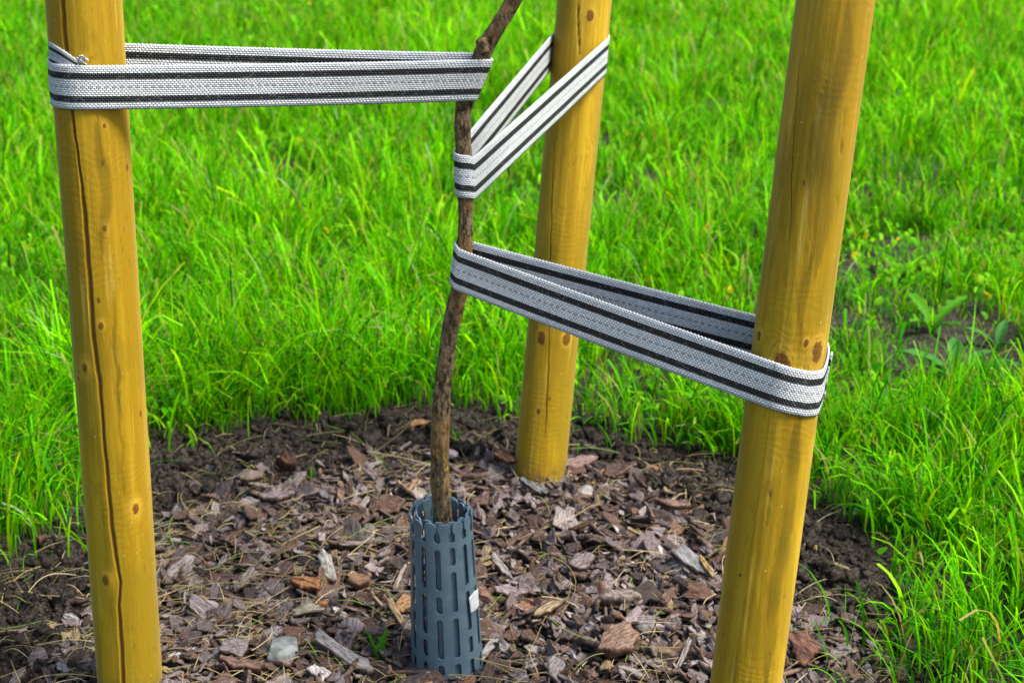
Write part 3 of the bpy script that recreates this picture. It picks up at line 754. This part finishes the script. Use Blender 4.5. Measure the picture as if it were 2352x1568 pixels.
chip_thing('bark_piece', 1335, 1290, .046, .036, .014, R(40), (.29, .235, .235), 'thick grey mauve bark lump in the middle of the mulch right of the guard', 'bark', 'bark', .02, (.3, -.1), 20, G1)
chip_thing('wood_stick', 1240, 1545, .004, .004, .004, 0, dark, 'x', 'stick', 'splinter') if False else None
chip_thing('bark_piece', 560, 1530, .060, .020, .014, R(-6), (.29, .18, .14), 'long brown bark strip at the front left of the mulch', 'bark', 'bark', .02, (.3, .05), 22, G1)
chip_thing('bark_piece', 95, 1240, .020, .011, .010, R(75), (.19, .10, .06), 'small brown bark curl on the soil beside the left grass', 'bark', 'bark', .012, (0, .2), 23, G1)
chip_thing('bark_piece', 1260, 1395, .046, .015, .006, R(38), (.42, .33, .19), 'tan wood flake right of the guard', 'bark', 'bark', .022, (.2, -.15), 24, G1)
chip_thing('wood_stick', 1150, 1300, .050, .010, .006, R(-62), (.40, .37, .34), 'grey stick lying right of the guard', 'stick', 'splinter', .02, (0, .2), 25, G1)
chip_thing('bark_piece', 1425, 1375, .048, .022, .018, R(6), (.34, .28, .25), 'layered grey bark block near the large brown slab', 'bark', 'bark', .022, (.2, .05), 26, G1)
chip_thing('wood_stick', 1920, 1300, .040, .007, .006, R(-30), (.36, .30, .15), 'tan twig on the soil at the right grass edge', 'stick', 'splinter', .012, (0, .1), 27, G1)

# stones
def stone(px, py, rx, ry, rz, c1, c2, label, seed, lift=.008):
    import bmesh
    bm = bmesh.new(); bmesh.ops.create_icosphere(bm, subdivisions=4, radius=1)
    gg = np.random.default_rng(seed); planes = [(lambda v: v/np.linalg.norm(v))(gg.normal(size=3)) for _ in range(9)]
    for v in bm.verts:
        p = np.array(v.co)
        for nrm in planes:
            k = np.dot(p, nrm)-.72
            if k > 0: p = p-nrm*k*.85
        p = p*(1+.05*float(fbm(p[0]*2, p[1]*2, p[2]*2+seed, 3))); v.co = Vector(p*np.array([rx, ry, rz]))
    me = bpy.data.meshes.new('stone'); bm.to_mesh(me); bm.free()
    o = link_mesh('stone', me, mat_simple('stone', c1, c2, 70, .8, .4, 300, .001), None)
    p = ground_at(px, py); o.location = Vector(p+np.array([0, -.006, lift])); o.rotation_euler = (.1, .05, seed)
    return tag(o, label, 'stone', 'stones on the bed')
stone(653, 1522, .027, .021, .018, (.08, .092, .085), (.18, .195, .18), 'pale grey angular stone on the mulch at the front left', 4, .022)
stone(1030, 1058, .017, .014, .010, (.20, .165, .165), (.29, .25, .25), 'small pinkish grey stone showing behind the sapling trunk', 9, .014)
stone(450, 1130, .007, .007, .006, (.30, .27, .22), (.40, .36, .30), 'tiny tan pebble on the dark soil at the left', 12)
stone(1345, 1142, .018, .014, .012, (.15, .13, .115), (.25, .23, .20), 'pale lumpy stone on the mulch right of the back stake', 15, .012)

# ------------------------------------------------------------------ soil crumbs
def crumbs(n):
    import bmesh
    bm = bmesh.new(); bmesh.ops.create_icosphere(bm, subdivisions=2, radius=1)
    B0 = np.array([v.co[:] for v in bm.verts]); F0 = np.array([[v.index for v in f.verts] for f in bm.faces]); bm.free()
    x = g.uniform(-.95, .62, n*4); y = g.uniform(1.05, 2.45, n*4)
    b, m = poly_sd(BARE, x, y), poly_sd(MUL, x, y)
    k = (g.random(n*4) < smooth(.08, .0, b)*(.06+.94*smooth(-.08, .02, m))); x, y = x[k][:n], y[k][:n]; z = height(x, y)
    nz = np.abs(fbm(B0[:, 0]*1.7, B0[:, 1]*1.7, B0[:, 2]*1.7, 3))
    NZ = [fbm(B0[:, 0]*2.3+i*.77, B0[:, 1]*2.3, B0[:, 2]*2.3+i*.31, 3, .7) for i in range(40)]
    VV_, QQ_ = [], []
    for i in range(len(x)):
        r = float(np.clip(g.lognormal(math.log(.0019), .80), .0009, .016))
        Bv = B0*(.55+.75*np.abs(NZ[i % 40]))[:, None]*np.array([1, 1, .8])*r; a_ = g.random()*6.283; Bv = Bv @ rotm(a_, a_*3, 0).T
        VV_.append(Bv+np.array([x[i], y[i], z[i]+r*.35])); QQ_.append(F0+i*len(B0))
    return mesh_np('soil_crumbs', np.vstack(VV_), np.vstack(QQ_), M_SOIL, None, False)
tag(crumbs(24000), 'dark crumbly soil clods in the ring between mulch and grass', 'soil', kind='stuff')

# ------------------------------------------------------------------ ribbons: grass blades and dry straw
def ribbons(P0, hgt, azi, lean, curve, width, face, seg, prof, z_min=None):
    """vectorised blades. P0 (n,3) roots; returns (n,seg+1,2,3)"""
    n = len(P0); t = np.linspace(0, 1, seg+1)[None, :]
    bend = lean[:, None]*t + curve[:, None]*t*t
    rise = np.cumsum(np.concatenate([np.zeros((n, 1)), np.cos(np.clip(bend[:, 1:]*.5+bend[:, :-1]*.5, 0, 2.7))/seg], 1), 1)
    out = np.cumsum(np.concatenate([np.zeros((n, 1)), np.sin(np.clip(bend[:, 1:]*.5+bend[:, :-1]*.5, 0, 2.7))/seg], 1), 1)
    cx, cy = np.cos(azi)[:, None], np.sin(azi)[:, None]
    Cc = np.stack([P0[:, 0:1]+hgt[:, None]*out*cx, P0[:, 1:2]+hgt[:, None]*out*cy, P0[:, 2:3]+hgt[:, None]*rise], -1)
    wx, wy = np.cos(face)[:, None], np.sin(face)[:, None]
    pw_ = prof(t)*width[:, None]/2
    Wv = np.stack([wx*pw_, wy*pw_, np.zeros_like(pw_)], -1)
    return np.stack([Cc-Wv, Cc+Wv], 2)
def rib_mesh(name, sets, mat):
    VV_, QQ_, CC_ = [], [], []; base = 0
    for A, colr in sets:                                   # A (n,s+1,2,3), colr (n,s+1,3)
        n, s1 = A.shape[:2]
        idx = np.arange(n*s1*2).reshape(n, s1, 2)+base
        QQ_.append(np.stack([idx[:, :-1, 0], idx[:, :-1, 1], idx[:, 1:, 1], idx[:, 1:, 0]], -1).reshape(-1, 4))
        VV_.append(A.reshape(-1, 3)); CC_.append(np.repeat(colr[:, :, None, :], 2, 2).reshape(-1, 3)); base += n*s1*2
    return mesh_np(name, np.concatenate(VV_), np.concatenate(QQ_), mat, None, True, None, np.concatenate(CC_))

# thin or bare patches in the lawn: picture place, radius (m), how much grass stays, height factor
PATCH = [((2140, 790), .20, .25, .6), ((2010, 640), .16, .4, .7), ((2300, 870), .16, .3, .6), ((2230, 720), .16, .45, .7), ((1740, 250), .25, .55, .7), ((40, 350), .2, .35, .7), ((520, 360), .16, .5, .7),
         ((20, 900), .07, .3, .6), ((2200, 590), .2, .35, .7), ((2250, 300), .4, .7, .8), ((1930, 760), .12, .3, .6), ((60, 600), .14, .5, .7)]
PATCH = [(on_ground(*c), r, k, hk) for (c, r, k, hk) in PATCH]
def lawn_mod(x, y):
    k = np.ones_like(x); hk = np.ones_like(x)
    for (c, r, a, b) in PATCH:
        e = smooth(1.25, .45, np.hypot(x-c[0], (y-c[1]))/r+.35*fbm(x*9, y*9, 6.6, 2)); k = k*(1-(1-a)*e); hk = hk*(1-(1-b)*e)
    return k, hk
GREENS = np.array([(.100, .45, .001), (.155, .54, .001), (.035, .26, .001), (.23, .60, .001), (.014, .13, .003), (.24, .46, .003)])
GW = np.array([.26, .24, .18, .13, .13, .06])
def field(y0, y1, dens, seg, wid, margin, gseed, hmul=1.0):
    gg = np.random.default_rng(gseed)
    hw = lambda yy: yy*.36*1.06+margin+.9; seen = lambda yy: yy*.38+margin
    X1 = hw(y1); n = int(dens*2*X1*(y1-y0))
    # tufts: roots gather round tuft centres
    nt = max(n//20, 1); tx, ty = gg.uniform(-X1, X1, nt), gg.uniform(y0, y1, nt)
    id_ = gg.integers(0, nt, n); sp = (.012+.016*gg.random(n))*(.7+.8*gg.random(nt))[id_]
    loose = gg.random(n) < .25
    dx, dy = gg.normal(0, 1, n)*sp, gg.normal(0, 1, n)*sp
    x = np.where(loose, gg.uniform(-X1, X1, n), tx[id_]+dx); y = np.where(loose, gg.uniform(y0, y1, n), ty[id_]+dy)
    ok = (np.abs(x) < hw(y)) & (y > .9) & ((np.abs(x) < seen(y)) | (gg.random(n) < .6))
    x, y, dx, dy, id_ = x[ok], y[ok], dx[ok], dy[ok], id_[ok]
    b = poly_sd(BARE, x, y)+.05*fbm(x*6, y*6, 9.1, 3)-.02
    k, hk = lawn_mod(x, y)
    low = fbm(x*2.1, y*2.1, 12.0, 3)
    tf = fbm(x*7.5, y*7.5, 30.0, 3)+.7*smooth(2.6, 4.5, y)*fbm(x*3.3, y*2.2, 41.0, 3); keep = gg.random(len(x)) < (smooth(-.015, .03, b)+.07*smooth(-.10, -.01, b))*k*np.clip(.84+.45*low+.68*tf, np.where(b < .45, .42, .05), 1)
    x, y, dx, dy, b, hk, low, id_ = [q_[keep] for q_ in (x, y, dx, dy, b, hk, low, id_)]
    n = len(x); z = height(x, y)-.004
    th = gg.random(nt); tcol = .58+.74*gg.random(nt); tyel = .85+.4*gg.random(nt); twid = np.where(gg.random(nt) < .22, 1.6, .85+.3*gg.random(nt))
    tuft = fbm(x*7.5, y*7.5, 30.0, 3)+.7*smooth(2.6, 4.5, y)*fbm(x*3.3, y*2.2, 41.0, 3); h = hmul*(.058+.062*gg.random(n)+.06*gg.random(n)**3)*(.6+.75*th[id_])*np.clip(1+.36*tuft, .35, 1.7)*hk*(1+.25*low)*(.75+.25*smooth(0, .1, b))
    azi = np.arctan2(dy, dx)+gg.normal(0, .5, n)
    # at the rim of the bare bed the blades flop outwards over the soil
    rim = (b < .16) & (gg.random(n) < .55); azi = np.where(rim, np.arctan2(1.6-y, -.05-x)+gg.normal(0, 1.2, n), azi)
    lean = np.abs(gg.normal(.24, .30, n)); curve = np.abs(gg.normal(.32, .42, n)); fl = gg.random(n)
    curve = np.where(fl < .10, curve+1.1, curve); lean = lean+.42*np.clip(np.hypot(dx, dy)/.030, 0, 1.6)*(gg.random(n) < .8)
    lean = np.where(rim, lean+.9*gg.random(n), lean); h = np.where(rim, h*(1.1+.6*gg.random(n)), h)
    width = wid*(.65+.7*gg.random(n))*twid[id_]; wide = gg.random(n) < .10; width = np.where(wide, width*1.55, width)
    face = azi+math.pi/2+gg.normal(0, .6, n)
    cut = gg.random((n, 1)) < .35
    A = ribbons(np.stack([x, y, z], -1), h, azi, lean, curve, width, face, seg, lambda t: np.where(cut, np.minimum(1, .65+1.2*t)*(1-.25*t), np.minimum(1, .6+1.4*t)*(1-t**2.2)+.02))
    c = GREENS[gg.choice(len(GREENS), n, p=GW)]*(.7+.5*gg.random((n, 1)))*tcol[id_][:, None]*np.stack([tyel[id_], np.ones(n), np.ones(n)], -1)*(1+.16*low[:, None]*np.array([1.4, .9, .5]))
    pale = gg.random(n) < .010; c[pale] = np.array([.30, .46, .20])  # shiny blades: the reflection is put into their pale colour
    t = np.linspace(0, 1, seg+1)[None, :, None]
    C_ = c[:, None, :]*np.ones((1, seg+1, 1))
    tipc = np.array([.36, .30, .07]); tipm = (gg.random((n, 1, 1)) < .22)*(t > .90)*.8
    C_ = C_*(1-tipm)+tipc*tipm
    dead = gg.random(n) < .035; C_[dead] = np.array([.34, .27, .10])*(.7+.5*gg.random((dead.sum(), 1, 1)))
    # pale bases
    bs = np.clip(1-t*6, 0, 1)*.3; C_ = C_*(1-bs)+np.array([.14, .20, .02])*bs
    return A, C_
sets = [field(.95, 2.1, 14000, 5, .0030, .45, 31), field(2.1, 3.1, 14000, 5, .0030, .35, 32), field(3.1, 4.6, 9500, 4, .0036, .35, 33), field(4.6, 7.0, 6500, 3, .0042, .4, 34), field(7.0, 11.0, 3000, 3, .006, .4, 35)]
# low matted undergrowth
sets += [field(.95, 3.1, 7000, 3, .0020, .4, 41, .45), field(3.1, 6.0, 4000, 3, .003, .4, 42, .5)]
def clover(y0, y1, dens, gseed, sz):
    gg = np.random.default_rng(gseed); X1 = y1*.38+.35; n = int(dens*2*X1*(y1-y0))
    x, y = gg.uniform(-X1, X1, n), gg.uniform(y0, y1, n); pt = fbm(x*3.1, y*3.1, 55.0, 3)
    k = (np.abs(x) < y*.38+.35) & (poly_sd(BARE, x, y) > .03) & (gg.random(n) < smooth(-.05, .55, pt)+.03); x, y = x[k], y[k]; n = len(x)
    z = height(x, y)+.012+.05*gg.random(n)
    A = ribbons(np.stack([x, y, z], -1), sz*(.7+.7*gg.random(n)), gg.random(n)*6.283, .7+.5*gg.random(n), .5*gg.random(n), sz*(.55+.4*gg.random(n)), gg.random(n)*6.283, 4, lambda t: np.sin(np.pi*np.clip(.08+.9*t, 0, 1))**.7*np.ones((n, 1)))
    c = np.array([(.12, .42, .01), (.20, .50, .015), (.07, .30, .02)])[gg.integers(0, 3, n)]*(.7+.5*gg.random((n, 1))); yel = gg.random(n) < .012; c[yel] = (.62, .50, .02)
    return A, np.repeat(c[:, None, :], 5, 1)
sets += [clover(2.1, 3.2, 2600, 61, .017), clover(3.2, 5.5, 1500, 62, .020), clover(5.5, 8.5, 800, 63, .026), clover(1.4, 2.1, 1500, 64, .014)]
grass = rib_mesh('grass', sets, M_GRASS)
tag(grass, 'lush bright green long grass growing all round the bare bed', 'grass', kind='stuff')
print('blades', sum(len(s[0]) for s in sets), 'verts', len(grass.data.vertices))

# dry straw and hay lying on mulch and soil
def straw(n):
    gg = np.random.default_rng(77)
    x = gg.uniform(-.9, .65, n*3); y = gg.uniform(1.05, 2.4, n*3); b = poly_sd(BARE, x, y)
    mm = poly_sd(MUL, x, y); k = gg.random(n*3) < smooth(.08, .0, b)*(.35+.65*(fbm(x*5, y*5, 2.5, 2) > -.1))*(.22+.78*smooth(.05, -.03, mm)); k &= np.hypot(x-GX, y-GY) > .06
    x, y = x[k][:n], y[k][:n]; n = len(x); seg = 8
    m = poly_sd(MUL, x, y); z = height(x, y)+.004+.020*gg.random(n)*smooth(.03, -.06, m)
    L = np.clip(gg.lognormal(math.log(.05), .5, n), .015, .15); azi = gg.random(n)*6.283; kap = gg.normal(0, 6, n)
    t = np.linspace(0, 1, seg+1)[None, :]; a = azi[:, None]+kap[:, None]*L[:, None]*t+.15*gg.normal(0, 1, (n, 1))*np.sin(t*5)
    px = x[:, None]+np.cumsum(np.cos(a), 1)*L[:, None]/seg; py = y[:, None]+np.cumsum(np.sin(a), 1)*L[:, None]/seg
    pz = z[:, None]+L[:, None]*(gg.normal(0, .10, (n, 1))*t)+.010*np.sin(t*math.pi)*gg.random((n, 1))
    pz = np.maximum(pz, height(px, py)+.002)
    r = .00028+.00034*gg.random(n)
    # three-sided stalks
    tx, ty = -np.sin(a), np.cos(a); VV_ = []
    for q_ in range(3):
        an = q_*2*math.pi/3; VV_.append(np.stack([px+tx*r[:, None]*math.cos(an), py+ty*r[:, None]*math.cos(an), pz+r[:, None]*math.sin(an)], -1))
    V = np.stack(VV_, 2)                                   # n, seg+1, 3, 3
    idx = np.arange(n*(seg+1)*3).reshape(n, seg+1, 3); Q = []
    for q_ in range(3):
        k2 = (q_+1) % 3; Q.append(np.stack([idx[:, :-1, q_], idx[:, :-1, k2], idx[:, 1:, k2], idx[:, 1:, q_]], -1).reshape(-1, 4))
    pal = np.array([(.42, .33, .15), (.34, .25, .11), (.50, .43, .24), (.24, .24, .06), (.20, .14, .07), (.16, .30, .03)])
    c = .85*pal[gg.choice(6, n, p=[.3, .22, .18, .14, .1, .06])]*(.7+.5*gg.random((n, 1)))
    t_ = NT('dry_straw'); mt = t_.done(t_.attr('tint', 'Color'), .7)
    return mesh_np('dry_grass', V.reshape(-1, 3), np.concatenate(Q), mt, None, True, None, np.repeat(c, (seg+1)*3, 0))
tag(straw(2900), 'thin dry grass stalks strewn over the mulch and soil', 'dry grass', kind='stuff')

# ------------------------------------------------------------------ small weeds
M_WEED = mat_leaf('weed_leaf', green=((.06, .25, .010), (.12, .36, .02))); M_WEEDB = mat_leaf('dock_leaf', green=((.045, .19, .03), (.09, .28, .06)))
def leaf(parent, base, L, W, azi, lean, curve, lobes, mat, roll=0):
    nu, nv = 22, 7; t = np.linspace(0, 1, nu); v = np.linspace(-1, 1, nv)
    be = lean+curve*t; rise = np.concatenate([[0], np.cumsum(np.cos(be[1:]))/(nu-1)])*L; out = np.concatenate([[0], np.cumsum(np.sin(be[1:]))/(nu-1)])*L
    pr = np.sin(np.pi*np.clip(t*.93+.05, 0, 1))**.8*(1-.35*(1-t)**2)
    if lobes: pr = pr*(1+.38*np.sin(t*lobes*2*math.pi))
    pr = np.maximum(pr*np.where(t < .18, .25+t*4.2, 1), .05)
    d = np.array([math.cos(azi), math.sin(azi), 0]); s = np.array([-math.sin(azi), math.cos(azi), 0])
    nrm = np.stack([-np.cos(be)*d[0], -np.cos(be)*d[1], np.sin(be)], -1)
    V = base+out[:, None]*d+rise[:, None]*np.array([0, 0, 1.0])
    V = V[:, None]+s*(v[None, :, None]*pr[:, None, None]*W/2)+nrm[:, None]*((np.abs(v)[None, :]*.22*W*pr[:, None])[..., None])+.03*W*vnoise(t[:, None]*9, v[None, :]*4, azi)[..., None]
    O = V+nrm[:, None]*.00025; Ii = V-nrm[:, None]*.00025
    q_ = grid_quads(nu, nv); m = nu*nv
    return mesh_np('leaf', np.concatenate([O.reshape(-1, 3), Ii.reshape(-1, 3)]), np.concatenate([q_, q_[:, ::-1]+m]), mat, parent)
def weed(px, py, spec, label, mat=M_WEED, z=None):
    p = ground_at(px, py); o = empty('weed', p, label, 'weed', 'small weeds')
    for (L, W, az, le, cu, lo) in spec: leaf(o, p, L, W, R(az), le, cu, lo, mat)
    return o
weed(868, 1530, [(.062, .016, 200, .12, .25, 4.5), (.050, .013, 60, .25, .5, 4.5), (.030, .010, 320, .6, .6, 3.5)], 'upright toothed dandelion seedling left of the guard')
weed(1048, 1030, [(.030, .007, 150, .15, .4, 0), (.026, .007, 20, .3, .5, 0), (.018, .006, 260, .5, .5, 0)], 'tiny green seedling just right of the trunk behind the guard')
weed(1076, 1030, [(.016, .009, 180, .5, .7, 0), (.016, .009, 0, .5, .7, 0)], 'tiny two leaved seedling between the trunk and the back stake')
weed(716, 1105, [(.026, .004, 90, .1, .3, 0), (.022, .004, 200, .4, .4, 0), (.020, .004, 330, .4, .4, 0), (.016, .004, 30, .7, .4, 0)], 'small feathery green sprout on the soil left of the trunk')
weed(2195, 870, [(.15, .044, 250, .9, .6, 0), (.12, .038, 170, .8, .7, 0), (.13, .036, 330, .8, .7, 0), (.10, .034, 80, .6, .8, 0), (.09, .03, 20, .6, .8, 0)], 'broad leaved green dock plant in the bare patch at the right', M_WEEDB)
weed(2140, 760, [(.10, .030, 120, .5, .8, 5), (.11, .030, 30, .6, .8, 5), (.09, .028, 220, .8, .6, 5), (.08, .026, 300, .8, .6, 5)], 'ragged dandelion rosette behind the dock plant', M_WEED)
weed(2060, 640, [(.08, .030, 120, .6, .7, 0), (.08, .03, 10, .7, .7, 0), (.07, .028, 220, .9, .5, 0), (.06, .026, 300, .9, .5, 0)], 'low leafy weed in the thin grass right of the right stake', M_WEED)
weed(2000, 1190, [(.05, .026, 100, .5, .8, 0), (.05, .024, 220, .8, .6, 0)], 'small round leaved weed in the grass low at the right', M_WEEDB)
weed(425, 690, [(.07, .03, 70, .5, .8, 0), (.07, .03, 170, .7, .8, 0), (.07, .028, 280, .8, .6, 0), (.06, .026, 350, .6, .8, 0)], 'leafy weed among the grass right of the left stake', M_WEED)
weed(35, 930, [(.05, .018, 60, .5, .8, 0), (.05, .018, 330, .7, .6, 0), (.045, .016, 190, .8, .6, 0)], 'small weed in the dark gap of grass at the left', M_WEED)
weed(1345, 1415, [(.022, .006, 60, .2, .5, 0), (.020, .006, 200, .3, .5, 0), (.016, .005, 310, .5, .5, 0)], 'tiny yellow green sprout on the mulch right of the guard', M_WEED)

M_DEAD = mat_simple('dead_leaf', (.10, .045, .018), (.24, .11, .04), 90)
def dead_leaf(px, py, L, W, az, label):
    p = ground_at(px, py); o = leaf(None, np.array([0, 0, 0]), L, W, R(az), 1.1, .9, 0, M_DEAD); o.name = 'dry_leaf'; o.location = Vector(p+np.array([0, 0, .012]))
    return tag(o, label, 'leaf', 'dead leaves at the grass edge')
dead_leaf(938, 985, .040, .026, 20, 'curled brown dead leaf at the grass edge behind the trunk')
dead_leaf(20, 905, .050, .024, 60, 'rusty dead leaf in the grass at the far left')
weed(1555, 1030, [(.035, .010, 60, .3, .5, 0), (.032, .010, 190, .5, .5, 0), (.03, .008, 300, .6, .5, 0)], 'small reddish tipped seedling at the rim right of the back stake', M_WEED)
weed(2290, 800, [(.07, .022, 60, .5, .8, 0), (.08, .024, 170, .7, .7, 0), (.07, .022, 280, .8, .6, 0)], 'leafy weed at the right end of the bare patch', M_WEEDB)
